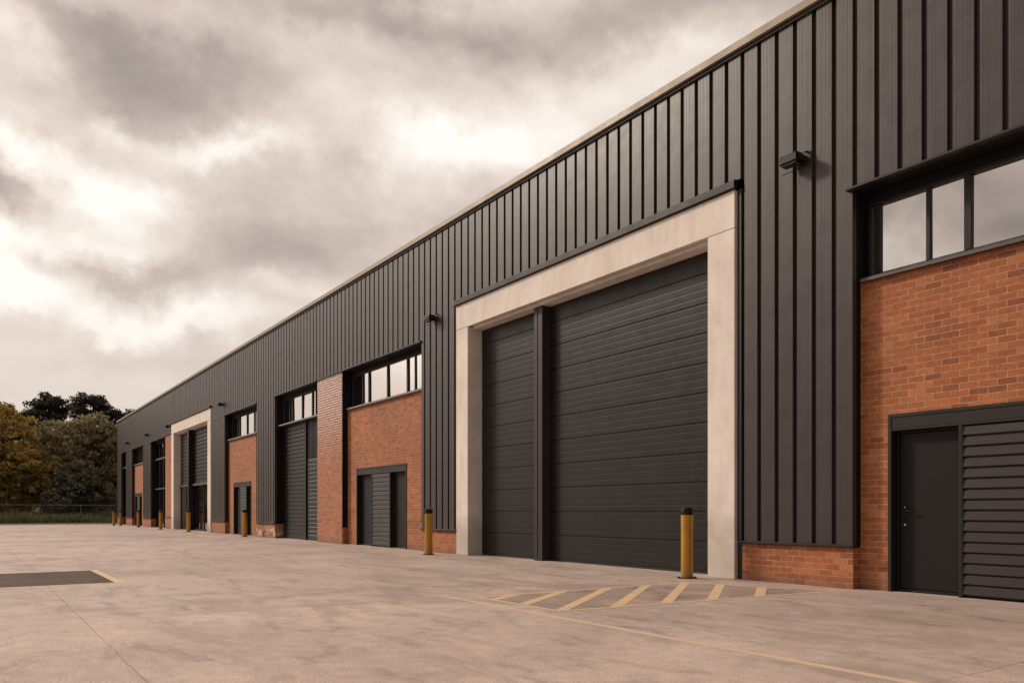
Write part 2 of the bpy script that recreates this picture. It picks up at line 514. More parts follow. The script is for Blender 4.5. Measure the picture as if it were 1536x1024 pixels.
def window(x0, x1, z0, z1, mull, thin=(), y=.36, gm='glass', fr='trim', sill=True, sy=.10):
    """strip window: frame with mullions, one glass mesh, projecting sill"""
    f = MB()
    fw = .05
    f.box(x0, x1, y - .04, y + .05, z1 - fw, z1 + .02)
    f.box(x0, x1, y - .04, y + .05, z0 - .01, z0 + fw)
    f.box(x0, x0 + fw, y - .038, y + .048, z0 + fw, z1 - fw)
    f.box(x1 - fw, x1, y - .038, y + .048, z0 + fw, z1 - fw)
    for m_ in mull:
        f.box(m_ - .045, m_ + .045, y - .038, y + .048, z0 + fw, z1 - fw)
    for m_ in thin:
        f.box(m_ - .028, m_ + .028, y - .034, y + .044, z0 + fw, z1 - fw)
    w = part(f, 'strip_window', M[fr], bevel=.006)
    g = MB()
    cuts = sorted([x0 + .02] + list(mull) + list(thin) + [x1 - .02])
    rg = random.Random(int(-x0 * 100))
    for a, bb in zip(cuts, cuts[1:]):       # every pane sits in its own rebate, none quite true
        t1, t2 = rg.uniform(-.0035, .0035) * (bb - a), rg.uniform(-.0045, .0045)
        n = len(g.v)
        g.box(a + .004, bb - .004, y, y + .014, z0 + .02, z1 - .02)
        g.v[n:] = [(vx, vy + (t1 if vx > (a + bb) / 2 else -t1) + (t2 if vz > z0 + .3 else -t2), vz) for vx, vy, vz in g.v[n:]]
    part(g, 'glass', M[gm], w)
    if sill:
        part(MB().prism_x([(sy, z0 - .085), (sy, z0 - .05), (sy + .015, z0 - .03), (y + .04, z0 - .011), (y + .04, z0 - .085)], x0 + .02, x1 - .0), 'sill', M['sill'], w, bevel=.004)
    return w

def brick_infill(x0, x1, z1, hole=None, y=.18):
    mb = MB()
    if hole:
        a, bb, t = hole
        mb.box(x0, a, y, y + .3, 0, z1); mb.box(bb, x1, y, y + .3, 0, z1); mb.box(a, bb, y, y + .3, t, z1)
    else:
        mb.box(x0, x1, y, y + .3, 0, z1)
    return part(mb, 'brick_wall', M['brick'], uv=True, fix=True)

def louvre(x0, x1, z0, z1, y=.17, pitch=.131, name='louvre_panel'):
    mb = MB()
    n = round((z1 - z0) / pitch); p = (z1 - z0) / n
    for i in range(n):
        a = z0 + i * p
        # each blade: sloping face, return under it, shadowed throat
        mb.prism_x([(y, a + .024), (y + .003, a + .019), (y + .045, a + .022), (y + .045, a + p - .003), (y + .020, a + p - .002), (y + .012, a + p - .012)], x0 + .0125, x1 - .0125)
    mb.box(x0 + .013, x1 - .013, y + .046, y + .1, z0, z1)
    lv = part(mb, name, M['louvre'])
    part(MB().box(x0, x0 + .012, y - .003, y + .12, z0, z1), 'edge_trim', M['trim'], lv)
    part(MB().box(x1 - .012, x1, y - .003, y + .12, z0, z1), 'edge_trim', M['trim'], lv)
    return lv

def personnel_door(x0, x1, z1, y=.30, hx=.10):
    d = MB()
    d.box(x0 + .03, x1 - .03, y, y + .05, .045, z1 - .035)
    d.box(x0, x0 + .027, y - .03, y + .06, .0, z1); d.box(x1 - .027, x1, y - .03, y + .06, .0, z1)
    d.box(x0 + .028, x1 - .028, y - .03, y + .06, z1 - .03, z1)
    d.box(x0 + .028, x1 - .028, y - .022, y + .06, .0, .038)
    o = part(d, 'personnel_door', M['leaf'], bevel=.004)
    h = MB()
    hz = 1.03
    h.box(x0 + hx - .022, x0 + hx + .022, y - .008, y - .001, hz - .09, hz + .09)
    h.tube([(x0 + hx, y - .006, hz + .02), (x0 + hx, y - .05, hz + .02), (x0 + hx + .03, y - .055, hz + .02), (x0 + hx + .13, y - .055, hz + .018)], [.011] * 4)
    part(h, 'handle', M['black'], o, smooth=False)
    part(MB().tube([(x0 + hx, y - .0005, hz - .16), (x0 + hx, y - .012, hz - .16)], [.015, .015], 12), 'lock', M['steel'], o)
    part(MB().tube([(x0 + hx, y - .0005, hz + .07), (x0 + hx, y - .014, hz + .07)], [.009, .009], 10), 'spindle_cover', M['steel'], o)
    return o

def door_group(x0, x1, zt, zd, doors, louv, y=.16):
    """dark metal surround let into the brick: head panel, jamb bars, personnel doors and louvres"""
    mb = MB()
    mb.box(x0, x1, y, y + .32, zt - .045, zt - .0)
    mb.box(x0 + .048, x1 - .048, y + .008, y + .3, zd + .03, zt - .0455)
    mb.box(x0 + .048, x1 - .048, y + .002, y + .3, zd, zd + .0298)
    mb.box(x0, x0 + .047, y, y + .32, 0, zt - .0455)
    mb.box(x1 - .047, x1, y, y + .32, 0, zt - .0455)
    for a, bb in louv:
        for q in (a, bb):
            mb.box(q - .018, q + .018, y + .001, y + .3, 0, zd - .0005)
    part(mb, 'door_surround', M['trim'], bevel=.004)
    mbb = MB().box(x0 + .05, x1 - .05, y + .23, y + .31, 0, zd - .001)
    part(mbb, 'door_lining', M['dark'])
    for a, bb in doors: personnel_door(a, bb, zd - .002)
    for a, bb in louv: louvre(a + .02, bb - .02, .02, zd - .012, y=y + .005)

def shutter(x0, x1, z0, z1, y=.36, rib=.124, sect=4, name='sectional_door', mt='door', depth=.0017):
    """insulated sectional door: ribbed face with deeper joints between sections"""
    prof = []
    z = z0; i = 0
    while z < z1 - 1e-4:
        t = min(z + rib, z1)
        if i % sect == 0 and i:
            prof += [(y + .016, z - .007), (y + .016, z + .007)]
            prof += [(y + depth * .2, z + .011)]
        else:
            prof += [(y + depth * .2, z + .001)]
        prof += [(y, z + .022), (y + depth * .15, t - .03), (y + depth, t - .012)]
        if (i + 1) % sect: prof += [(y + depth, t - .002)]
        else: prof += [(y + depth * .6, t - .011)]
        z = t; i += 1
    prof = [(a, min(max(bb, z0), z1)) for a, bb in prof]
    mb = MB().prism_x(prof + [(y + .07, z1), (y + .07, z0)], x0, x1)
    o = part(mb, name, M[mt])
    part(MB().box(x0 + .01, x1 - .01, y + .01, y + .06, z0 - .045, z0 - .001), 'bottom_seal', M['rubber'], o)
    return o

def frame_opening(x0, x1, jw, zl, zt, flash):
    """cast concrete portal: two jambs and a lintel with drip groove, metal flashing over"""
    fr = MB().box(x0, x1, -.03, .07, zl, zt)
    o = part(fr, 'concrete_portal', M['conc'], bevel=.006)
    for a, bb in ((x0, x0 + jw), (x1 - jw, x1)):
        part(MB().box(a, bb, -.03, .45, 0, zl - .008), 'jamb', M['conc'], o, bevel=.008)
    part(MB().box(x0 + jw + .001, x1 - jw - .001, .10, .45, zl - .055, zl + .1), 'soffit_slab', M['conc'], o, bevel=.005)
    part(MB().box(x0 + .02, x1 - .02, .0705, .5, zl + .1005, zt), 'lintel_core', M['conc'], o)
    part(MB().prism_x([(-.085, zt + .015), (-.085, flash - .01), (-.06, flash), (-.004, flash + .012), (-.004, zt + .004), (-.07, zt + .004)], x0 - .03, x1 + .035), 'portal_flashing', M['trim'], bevel=.003)
    return o

# --- bay A : brick infill by the camera
header(-6.26, -.95, 5.36, .10, .05)
window(-6.24, -.97, 4.20, 5.22, [-4.93, -3.4], [-5.42, -6.10, -2.0])
brick_infill(-6.262, -.95, 4.12, (-5.86, -2.35, 2.31))
door_group(-5.86, -2.35, 2.31, 2.09, [(-5.80, -4.96), (-3.22, -2.41)], [(-4.94, -3.28)])
# --- portal C
frame_opening(-16.74, -8.23, .545, 5.42, 6.0, 6.14)
part(MB().box(-8.222, -8.123, .03, .4, 0, 6.0), 'corner_trim', M['trim'], bevel=.004)
part(MB().box(-8.16, -8.125, -.0, .029, .61, 6.0), 'corner_trim', M['trim'])
shutter(-16.18, -13.775, .05, 5.36)
shutter(-13.465, -8.79, .05, 5.36)
mu = part(MB().box(-13.77, -13.645, .15, .44, 0, 5.362).box(-13.625, -13.47, .15, .44, 0, 5.362).box(-13.645, -13.625, .175, .44, 0, 5.362), 'door_post', M['louvre'], bevel=.006)
# --- bay E
header(-23.97, -18.59, FB)
window(-23.95, -18.61, 4.33, 5.36, [-22.66, -21.34, -20.06], [-23.11, -19.60, -18.9])
brick_infill(-23.97, -18.588, 4.25, (-23.22, -19.80, 2.37))
door_group(-23.22, -19.80, 2.37, 2.16, [(-23.16, -22.14), (-20.80, -19.86)], [(-22.10, -20.84)])
# --- brick pier between E and F
part(MB().box(-26.16, -23.985, 0, .5, 0, FB - .037), 'brick_pier', M['brickg'], bevel=.004, uv=True)
part(MB().box(-23.984, -23.955, .012, .5, .56, FB - .037), 'corner_return', M['dark'])
part(MB().box(-23.99, -23.92, -.02, .5, .53, .5595), 'plinth_flashing', M['trim'])
part(MB().box(-23.984, -23.94, .02, .5, 0, .529), 'brick_plinth', M['brick'], uv=True)
part(MB().box(-26.18, -23.96, -.03, -.001, FB - .035, FB + .004), 'header_ledge', M['trim'])
# --- bay F
header(-30.77, -26.16, FB)
window(-30.75, -26.18, 4.40, 5.38, [-29.67, -28.59, -27.54], [-29.99, -27.20])
shutter(-30.74, -28.20, .05, 4.30, y=.33, rib=.15, sect=50, name='slatted_door', depth=.03)
part(MB().box(-28.20, -28.11, .29, .42, 0, 4.31), 'door_post', M['trim'], bevel=.004)
shutter(-28.10, -26.16, .05, 2.95, y=.34, rib=.15, sect=4, name='slatted_door', depth=.014)
vb = MB()
for i in range(15):
    a = -28.09 + i * .128
    vb.prism_z([(a, .37), (a + .02, .345), (a + .085, .345), (a + .105, .37)], 2.96, 4.30)
vb.box(-28.10, -26.16, .371, .42, 2.96, 4.30)
part(vb, 'ribbed_panel', M['door'])
# --- bay H
header(-38.10, -33.15, FB)
window(-38.08, -33.17, 4.38, 5.43, [-36.85, -35.66, -34.57], [-37.15])
brick_infill(-38.10, -33.148, 4.30, (-37.20, -34.48, 2.34))
door_group(-37.20, -34.48, 2.34, 2.13, [(-37.14, -36.26), (-35.14, -34.54)], [(-36.22, -35.18)])
# --- portal J
frame_opening(-49.82, -40.62, .62, 5.54, 6.10, 6.22)
part(MB().box(-40.612, -40.552, .03, .4, 0, 6.1), 'corner_trim', M['trim'])
shutter(-49.19, -46.25, 2.56, 5.49, rib=.2, sect=50, name='roller_shutter', mt='door', depth=.045)
shutter(-45.94, -41.25, 2.56, 5.49, rib=.2, sect=50, name='roller_shutter', mt='door', depth=.045)
part(MB().box(-46.25, -45.94, .10, .44, 0, 5.48), 'door_post', M['door'], bevel=.006)
for a, bb in ((-49.19, -46.252), (-45.938, -41.25)):
    part(MB().box(a, bb, .27, .44, 2.42, 2.512), 'transom', M['sill'], bevel=.006)
    g = part(MB().box(a, bb, .38, .40, .0, 2.419), 'glazed_door', M['dglass'])
    mid = (a + bb) / 2
    part(MB().box(a, a + .07, .35, .42, 0, 2.42).box(bb - .07, bb, .35, .42, 0, 2.42).box(mid - .05, mid + .05, .35, .42, 0, 2.42)
         .box(a + .071, mid - .051, .35, .42, 0, .1).box(mid + .051, bb - .071, .35, .42, 0, .1), 'frame', M['dark'], g)
# --- brick pier K
part(MB().box(-51.70, -49.83, .0, .5, .70, 5.52), 'brick_pier', M['brick'], bevel=.004, uv=True)
part(MB().box(-51.73, -49.84, -.03, .5, .65, .699), 'plinth_flashing', M['trim'], bevel=.004)
part(MB().box(-51.72, -49.84, -.012, .5, 0, .649), 'brick_plinth', M['brick'], uv=True)
# --- bay L : dark glazed entrance
header(-56.44, -51.70, 5.56)
window(-56.42, -51.72, 4.42, 5.44, [-55.2, -54.0, -52.8], [], gm='dglass', fr='dark', sill=False)
part(MB().box(-56.42, -51.72, .24, .42, 4.33, 4.408), 'transom', M['sill'], bevel=.005)
part(MB().box(-56.42, -51.72, .24, .42, 2.43, 2.50), 'transom', M['sill'], bevel=.005)
g = part(MB().box(-56.42, -51.72, .37, .385, .0, 4.329), 'glazed_door', M['dglass'])
fm = MB()
for q in (-56.36, -55.2, -54.0, -52.8, -51.78):
    fm.box(q - .04, q + .04, .33, .40, 0, 2.429); fm.box(q - .04, q + .04, .33, .40, 2.501, 4.329)
part(fm, 'frame', M['dark'], g)
# --- bay N
header(-63.72, -59.23, 5.56)
window(-63.70, -59.25, 4.44, 5.44, [-62.75, -61.95, -60.8], [-61.6], gm='glass')
brick_infill(-63.72, -59.23, 4.36, (-63.40, -60.70, 2.33))
door_group(-63.40, -60.70, 2.33, 2.08, [(-63.34, -62.6), (-61.5, -60.76)], [(-62.55, -61.55)])
# --- bay P
header(-68.66, -66.41, 5.56)
window(-68.64, -66.43, 4.44, 5.44, [-67.5], [], gm='dglass', fr='dark')
shutter(-68.64, -66.43, .05, 4.35, y=.34, rib=.2, sect=50, name='slatted_door', mt='door', depth=.04)

# ------------------------------------------------------------------ wall lights
lamp_rows = [
    (-7.08, 6.02, 'black box floodlight on the cladding right of the large concrete door portal'),
    (-17.85, 5.93, 'black box floodlight on the cladding left of the large concrete door portal'),
    (-38.40, 6.02, 'black box floodlight on the cladding right of the smaller far concrete portal'),
    (-50.40, 6.05, 'black box floodlight above the narrow brick pier left of the far concrete portal'),
    (-57.25, 6.08, 'black box floodlight between the far dark glazed entrance and the far orange brick bay'),
    (-65.10, 6.10, 'black box floodlight nearest the far left end of the building'),
]
def make_lamp(label):
    t = empty('wall_light', (0, 0, 0), label, 'wall light', 'floodlights along the dark cladding')
    # wedge housing, mounted off the wall
    MB().prism_x([(-.26, .055), (-.26, -.055), (-.235, -.075), (-.085, -.085), (-.075, .075), (-.235, .075)], -.19, .12).build('housing', M['black'], t, .006)
    MB().box(-.17, .10, -.245, -.10, -.092, -.079).build('lens', M['lamp'], t)
    br = MB()
    br.box(-.06, .20, -.006, .0, -.10, .115)
    br.box(.125, .135, -.2, -.006, -.04, .04)
    br.box(-.03, .09, -.076, -.0065, -.045, .045)
    br.prism_x([(-.006, .115), (-.006, .09), (-.10, .072), (-.10, .082)], .13, .16)
    br.build('bracket', M['trim'], t, .003)
    MB().tube([(-.03, -.01, -.11), (-.19, -.10, -.155), (-.23, -.13, -.17)], [.006, .006, .006], 6).build('conduit', M['black'], t)
    return t
def copy_tree(o, parent=None):
    c = o.copy(); COL.objects.link(c)
    if parent: c.parent = parent
    for ch in list(o.children):
        copy_tree(ch, c)
    return c
lamp0 = make_lamp(lamp_rows[0][2])
for i, (x, z, lab) in enumerate(lamp_rows):
    o = lamp0 if i == 0 else copy_tree(lamp0)
    o.location = (x, -.004, z); o['label'] = lab; o.scale = (.9, .9, .9)

# ------------------------------------------------------------------ bollards
boll_rows = [
    (-8.78, -.49, 'tall yellow bollard with black cap beside the right jamb of the large concrete portal'),
    (-16.97, -.66, 'yellow bollard with black cap left of the large concrete portal by the low brick plinth'),
    (-33.05, -.50, 'yellow bollard with black cap in front of the brick bay beside the whitened plinth'),
    (-42.1, -.73, 'yellow bollard with black cap in front of the far concrete portal'),
    (-49.1, -.74, 'yellow bollard with black cap in front of the far dark glazed entrance'),
    (-56.3, -.76, 'yellow bollard with black cap in front of the far orange brick bay doors'),
    (-64.1, -.70, 'yellow bollard with black cap second from the far left corner of the building'),
    (-64.4, -1.1, 'yellow bollard with black cap standing out against the grass at the far left corner'),
]
def make_bollard(label):
    t = empty('bollard', (0, 0, 0), label, 'bollard', 'yellow bollards along the front of the building')
    MB().lathe([(.094, .012), (.094, .99)], 32).build('post', M['yellow'], t, smooth=True)
    MB().lathe([(.094, .9905), (.1, .992), (.1, 1.075), (.094, 1.092), (.06, 1.108), (.0015, 1.112)], 32).build('cap', M['black'], t, smooth=True)
    bp = MB().lathe([(.155, 0.004), (.155, .010), (.10, .0118)], 32)
    for k in range(4):
        a = math.pi / 4 + k * math.pi / 2
        bp.lathe([(.014, .0), (.014, .016), (.008, .019)], 8, (.128 * math.cos(a), .128 * math.sin(a), .0105))
    bp.build('base_plate', M['black'], t, smooth=True)
    return t
b0 = make_bollard(boll_rows[0][2])
for i, (x, y, lab) in enumerate(boll_rows):
    o = b0 if i == 0 else copy_tree(b0)
    o.location = (x, y, 0); o['label'] = lab; o.rotation_euler[2] = rnd.uniform(0, 6)

# ------------------------------------------------------------------ ground
def soil_mat():
    m, nt, b = mat('rough_grass_ground', (.07, .075, .03), .95)
    p = coords(nt)
    L(nt, ramp(nt, noise(nt, p, .25, 7, .7), [(.3, (.035, .04, .016)), (.7, (.085, .08, .036))]), b.inputs['Base Color'])
    bump(nt, b, noise(nt, p, 4, 5, .7), .6, .1)
    return m
g = MB(); g.poly([(-900, -900, -.05), (900, -900, -.05), (900, 900, -.05), (-900, 900, -.05)])
struct(g.build('ground', soil_mat()))
g = MB()
g.box(-71.0, 40, -46, 27, -.04, 0)
struct(g.build('concrete_yard', M['yard']))
g = MB().box(-71.14, -71.003, -46, 27, -.04, .10)
struct(g.build('kerb', M['conc'], bevel=.015))

# dark bay surfacing and its yellow edge, out in the yard on the left
asph = asphalt_mat('asphalt', (.078, .054, .043), .55)
g = MB(); g.poly([(-15.85, -13.2, .0014), (-12.95, -13.2, .0014), (-12.95, -8.02, .0014), (-15.85, -8.02, .0014)])
struct(g.build('asphalt_patch', asph))
ypaint = worn_paint_mat('worn_yellow_paint', (.64, .43, .205), (.43, .335, .285), .36, .56, .84)
yfaint = worn_paint_mat('faded_yellow_paint', (.60, .42, .225), (.47, .37, .315), .36, .60, .75)
wfaint = worn_paint_mat('faded_pale_paint', (.62, .50, .41), (.46, .37, .31), .3, .55, .8)
g = MB(); g.poly([(-15.95, -8.02, .0022), (-12.85, -8.02, .0022), (-12.85, -7.90, .0022), (-15.95, -7.90, .0022)])
struct(g.build('yellow_line', ypaint))
g = MB()
g.poly([(-12.95, -13.2, .0022), (-12.86, -13.2, .0022), (-12.86, -8.021, .0022), (-12.95, -8.021, .0022)])
g.poly([(-15.95, -13.2, .0022), (-15.85, -13.2, .0022), (-15.85, -8.021, .0022), (-15.95, -8.021, .0022)])
struct(g.build('pale_line', wfaint))
# hatched box in front of the portal
hx0, hx1, hy0, hy1 = -8.25, -6.45, -4.66, -.28
c0, c1, c2, c3 = (-8.30, -4.66), (-6.62, -4.66), (-6.30, -.30), (-8.26, -.95)
top_mid = (-8.26, -.95)
outline = [(-8.30, -4.70), (-6.60, -4.70), (-6.22, -.27), (-7.15, -.74), (-8.26, -.98)]
def inset(poly, d):
    c = Vector((sum(p[0] for p in poly) / len(poly), sum(p[1] for p in poly) / len(poly)))
    res = []
    n = len(poly)
    for i in range(n):
        a, b_, c_ = Vector(poly[i - 1]), Vector(poly[i]), Vector(poly[(i + 1) % n])
        e1 = (b_ - a).normalized(); e2 = (c_ - b_).normalized()
        n1 = Vector((-e1.y, e1.x)); n2 = Vector((-e2.y, e2.x))
        k = n1 + n2
        res.append(tuple(b_ + k * (d / max(.25, 1 + n1.dot(n2)))))
    return res
inn = inset(outline, .07)
fill = asphalt_mat('worn_grey_surfacing', (.225, .172, .146), .9)
g = MB(); g.poly([(x, y, .0014) for x, y in inn]); struct(g.build('hatched_bay', fill))
g = MB()
for i in range(5):
    j = (i + 1) % 5
    g.poly([(*outline[i], .0024), (*outline[j], .0024), (*inn[j], .0024), (*inn[i], .0024)])
struct(g.build('hatch_border', ypaint))
def clip(poly, a, n_, keep):
    out = []
    for i in range(len(poly)):
        p, q = Vector(poly[i]), Vector(poly[(i + 1) % len(poly)])
        dp, dq = keep * (p - a).dot(n_), keep * (q - a).dot(n_)
        if dp >= 0: out.append(tuple(p))
        if dp * dq < 0: out.append(tuple(p + (q - p) * (dp / (dp - dq))))
    return out
g = MB()
for (ax, ay), (bx, by) in (((-7.96, -4.62), (-8.23, -4.12)), ((-7.33, -4.64), (-8.20, -3.42)), ((-6.63, -4.66), (-8.16, -2.70)), ((-6.50, -4.02), (-8.25, -1.86)),
                           ((-6.36, -3.42), (-8.25, -1.08)), ((-6.40, -2.60), (-7.80, -.83)), ((-6.40, -1.74), (-7.12, -.78))):
    a, b_ = Vector((ax, ay)), Vector((bx, by))
    d = (b_ - a).normalized(); n_ = Vector((-d.y, d.x))
    poly = clip(inn, a - n_ * .064, n_, 1)
    poly = clip(poly, a + n_ * .064, n_, -1)
    if len(poly) > 2: g.poly([(x, y, .0034) for x, y in poly])
struct(g.build('hatch_stripes', ypaint))
g = MB(); g.poly([(-8.7, -4.99, .0014), (2.5, -5.12, .0014), (2.5, -5.02, .0014), (-8.7, -4.90, .0014)])
struct(g.build('yellow_line', yfaint))

# ------------------------------------------------------------------ vegetation
CAM = Vector((0, -9.78, 1.05))
SN, CS = .5625, .8268
def at(px, z):
    """a ground point seen at photo column px, z metres deep"""
    u = (px - 768) / 1195
    return Vector((z * (-CS + u * SN), -9.78 + z * (SN + u * CS), 0))

def leaves(centers, per, spread, size, aspect=.6, seed=1, flat=0.):
    """leaf-sized quads scattered round clump centres -> verts, faces"""
    rg = np.random.default_rng(seed)
    C = np.repeat(np.array(centers), per, axis=0)
    n = len(C)
    d = rg.normal(size=(n, 3)); d /= np.linalg.norm(d, axis=1)[:, None]
    r = rg.uniform(.15, 1, size=(n, 1)) ** .6
    P = C + d * r * np.array(spread)
    nn = rg.normal(size=(n, 3)); nn[:, 2] += flat; nn /= np.linalg.norm(nn, axis=1)[:, None]
    t = rg.normal(size=(n, 3)); t -= nn * (t * nn).sum(1)[:, None]; t /= np.linalg.norm(t, axis=1)[:, None]
    bt = np.cross(nn, t)
    s = size * rg.uniform(.55, 1.3, size=(n, 1))
    a, b_ = t * s, bt * s * aspect
    V = np.stack([P - a, P - b_ * .9 + nn * s * .1, P + a, P + b_ * .9 + nn * s * .1], axis=1).reshape(-1, 3)
    F = np.arange(4 * n).reshape(-1, 4)
    return V.tolist(), F.tolist()

def crown_obj(parent, name, V, F, m):
    mb = MB(); mb.v = V; mb.f = F
    return mb.build(name, m, parent, fix=False)

bark = mat('bark', (.07, .05, .038), .95)[0]

def broadleaf(name, label, base, lobes, nclump, per, size, m, seed, spread=.75, trunk_h=3., tr=.28):
    rg = random.Random(seed)
    t = empty(name, base, label, 'tree')
    cs = []
    tot = sum(l[3] * l[4] * l[5] for l in lobes)
    for (lx, ly, lz, rx, ry, rz) in lobes:
        k = int(nclump * rx * ry * rz / tot)
        for _ in range(k):
            while True:
                v = Vector((rg.gauss(0, 1), rg.gauss(0, 1), rg.gauss(0, 1)))
                if v.length > .1: break
            v.normalize()
            rr = rg.uniform(.35, 1.) ** .45 * rg.uniform(.86, 1.07)
            c = (lx + v.x * rx * rr, ly + v.y * ry * rr, lz + v.z * rz * rr)
            if c[2] > .5: cs.append(c)
    V, F = leaves(cs, per, (spread, spread, spread * .6), size, .6, seed, .35)
    crown_obj(t, 'crown', V, F, m)
    mb = MB()
    top = max(l[2] for l in lobes)
    mb.tube([(0, 0, -.1), (.08, .03, trunk_h * .5), (-.05, .1, trunk_h), (.1, 0, top)], [tr * 1.3, tr, tr * .8, tr * .25])
    for c in cs[::max(1, len(cs) // 26)]:
        z0 = min(trunk_h * rg.uniform(.5, 1.) , c[2] * .8)
        mid = (c[0] * .5, c[1] * .5, (z0 + c[2]) * .52)
        mb.tube([(0, 0, z0), mid, c], [tr * .4, tr * .22, .02], 5)
    mb.build('trunk', bark, t, smooth=True)
    return t

def pine(name, label, base, h, cw, seed, m, n=17, crown_from=.52):
    rg = random.Random(seed)
    t = empty(name, base, label, 'tree')
    mb = MB()
    lean = rg.uniform(-.5, .5)
    tp = lambda f: Vector((lean * f + .15 * math.sin(f * 5), .2 * math.sin(f * 4), h * f * .97))
    mb.tube([tp(i / 6) for i in range(7)], [.3 * (1 - i / 6) + .05 for i in range(7)], 8)
    cs = []
    for i in range(n):
        f = crown_from + (1 - crown_from) * (i / (n - 1)) ** .8
        ang = i * 2.4 + rg.uniform(-.4, .4)
        q = (f - crown_from) / (1 - crown_from)
        reach = cw * (1. - .45 * q ** 2.5) * (.55 + .45 * min(1, q * 3 + .2)) * rg.uniform(.65, 1.08)
        p0 = tp(f * .93)
        e = p0 + Vector((math.cos(ang) * reach, math.sin(ang) * reach, rg.uniform(.2, .9)))
        midp = p0.lerp(e, .5) + Vector((0, 0, .15))
        mb.tube([p0, midp, e], [.09, .06, .025], 5)
        for k in range(5):
            s = rg.uniform(.35, 1.08)
            c = p0.lerp(e, s)
            cs.append((c.x + rg.gauss(0, .38), c.y + rg.gauss(0, .38), c.z + rg.uniform(.05, .45)))
    for k in range(6):
        c = tp(1.0); cs.append((c.x + rg.gauss(0, .5), c.y + rg.gauss(0, .5), c.z + rg.uniform(-.5, .25)))
    V, F = leaves(cs, 84, (.72, .72, .42), .2, .45, seed, .1)
    crown_obj(t, 'crown', V, F, m)
    mb.build('trunk', bark, t, smooth=True)
    return t

pine_m = leaf_mat('pine_needles', [(.028, .030, .019), (.055, .053, .034), (.10, .088, .054)], .18)
dark_m = leaf_mat('dark_foliage', [(.075, .072, .04), (.18, .157, .085), (.33, .27, .145), (.45, .36, .19)], .3)
grey_m = leaf_mat('grey_foliage', [(.09, .086, .056), (.19, .172, .112), (.33, .29, .20)], .3)
gold_m = leaf_mat('autumn_foliage', [(.11, .10, .045), (.25, .20, .074), (.43, .30, .096), (.62, .39, .11)], .35)

broadleaf('autumn_tree', 'golden yellow autumn tree at the left edge behind the fence', at(2, 77),
          [(0, 0, 7.6, 3.2, 3.4, 3.4), (1.2, 1.6, 5.0, 2.8, 3.2, 2.6), (-1.2, -2.2, 5.6, 2.9, 3., 3.), (0, 2.6, 3.2, 2.3, 2.2, 2.0), (.3, -.8, 10.0, 1.7, 1.8, 1.7), (0, 0, 3, 3.2, 3.6, 2)],
          560, 40, .20, gold_m, 3, .62)
broadleaf('broadleaf_tree', 'large dark green rounded tree between the autumn tree and the building', at(128, 84),
          [(0, -1.5, 7.2, 3.6, 3.8, 3.7), (0, 2.4, 6.4, 3.4, 3.6, 3.8), (0, .4, 9.0, 2.4, 2.8, 2.3), (0, -3.4, 4.0, 3., 2.6, 2.6), (0, 1, 3.2, 3.4, 4.4, 2.6)],
          700, 42, .20, dark_m, 11, .68)
broadleaf('bushy_tree', 'low grey green bushy tree in front of the large dark tree', at(118, 79),
          [(0, 0, 3.6, 2.2, 2.5, 2.2), (.3, -1.6, 2.3, 2., 1.8, 1.6), (0, 1.6, 2.6, 1.9, 1.8, 1.8), (0, .2, 5.0, 1.3, 1.4, 1.1)],
          300, 46, .17, grey_m, 21, .52, 1.6, .16)
pine('pine_tree', 'tall dark pine with a wide crown rising behind the trees, left of the pair', at(76, 97), 15.4, 4.1, 5, pine_m, 26, .5)
pine('pine_tree', 'tall dark pine rising behind the trees nearest the building', at(141, 96), 15.2, 3.7, 9, pine_m, 24, .5)
pine('pine_tree', 'smaller dark pine between the autumn tree and the tall wide pine', at(38, 99), 13.6, 2.7, 13, pine_m, 16, .5)
pine('pine_tree', 'dark pine top half hidden behind the roof corner of the building', at(181, 99), 13.6, 2.4, 17, pine_m, 13, .55)
pine('pine_tree', 'dark pine top showing above the autumn tree at the left edge', at(4, 97), 13.9, 2.0, 23, pine_m, 13, .55)

# the wood that closes the view behind
cs = []
rw = random.Random(31)
for i in range(900):
    px = rw.uniform(-520, 300)
    hmax = 8.2 + 2.2 * math.sin(px * .021) + 1.2 * math.sin(px * .057 + 1)
    p = at(px, rw.uniform(101, 111))
    if p.x < -72.5: cs.append((p.x, p.y, .2 + hmax * rw.random() ** .9))
for i in range(520):            # understorey
    p = at(rw.uniform(-520, 220), rw.uniform(92, 99))
    if p.x < -72.5: cs.append((p.x, p.y, rw.uniform(.1, 2.4)))
for i in range(160):
    p = at(rw.uniform(140, 215), rw.uniform(94, 104))
    if p.x < -72.5: cs.append((p.x, p.y, rw.uniform(.5, 9.)))
V, F = leaves(cs, 46, (1.1, 1.1, .8), .27, .6, 41, .3)
o = crown_obj(None, 'woodland', V, F, dark_m)
struct(o, 'stuff'); o['label'] = 'dark wood closing the view behind the single trees'; o['category'] = 'woodland'

# rough grass and weeds along the fence
def weeds(n, x0, x1, y0, y1, hmin, hmax, seed):
    rg = random.Random(seed)
    V, F = [], []
    for _ in range(n):
        x, y = rg.uniform(x0, x1), rg.uniform(y0, y1)
        cl = .5 + .5 * math.sin(y * .9 + 2 * math.sin(x * .7)) * math.sin(y * .31 + 1.3)
        h = rg.uniform(hmin, hmax) * (.6 + .5 * cl)
        a = rg.uniform(0, math.pi); w = rg.uniform(.02, .05)
        dx, dy = math.cos(a) * w, math.sin(a) * w
        lx, ly = rg.gauss(0, .22) * h, rg.gauss(0, .22) * h
        k = len(V)
        V += [(x - dx, y - dy, -.05), (x + dx, y + dy, -.05), (x + lx * .4 + dx * .8, y + ly * .4 + dy * .8, h * .6), (x + lx * .4 - dx * .8, y + ly * .4 - dy * .8, h * .6), (x + lx, y + ly, h)]
        F += [(k, k + 1, k + 2, k + 3), (k + 3, k + 2, k + 4)]
    return V, F
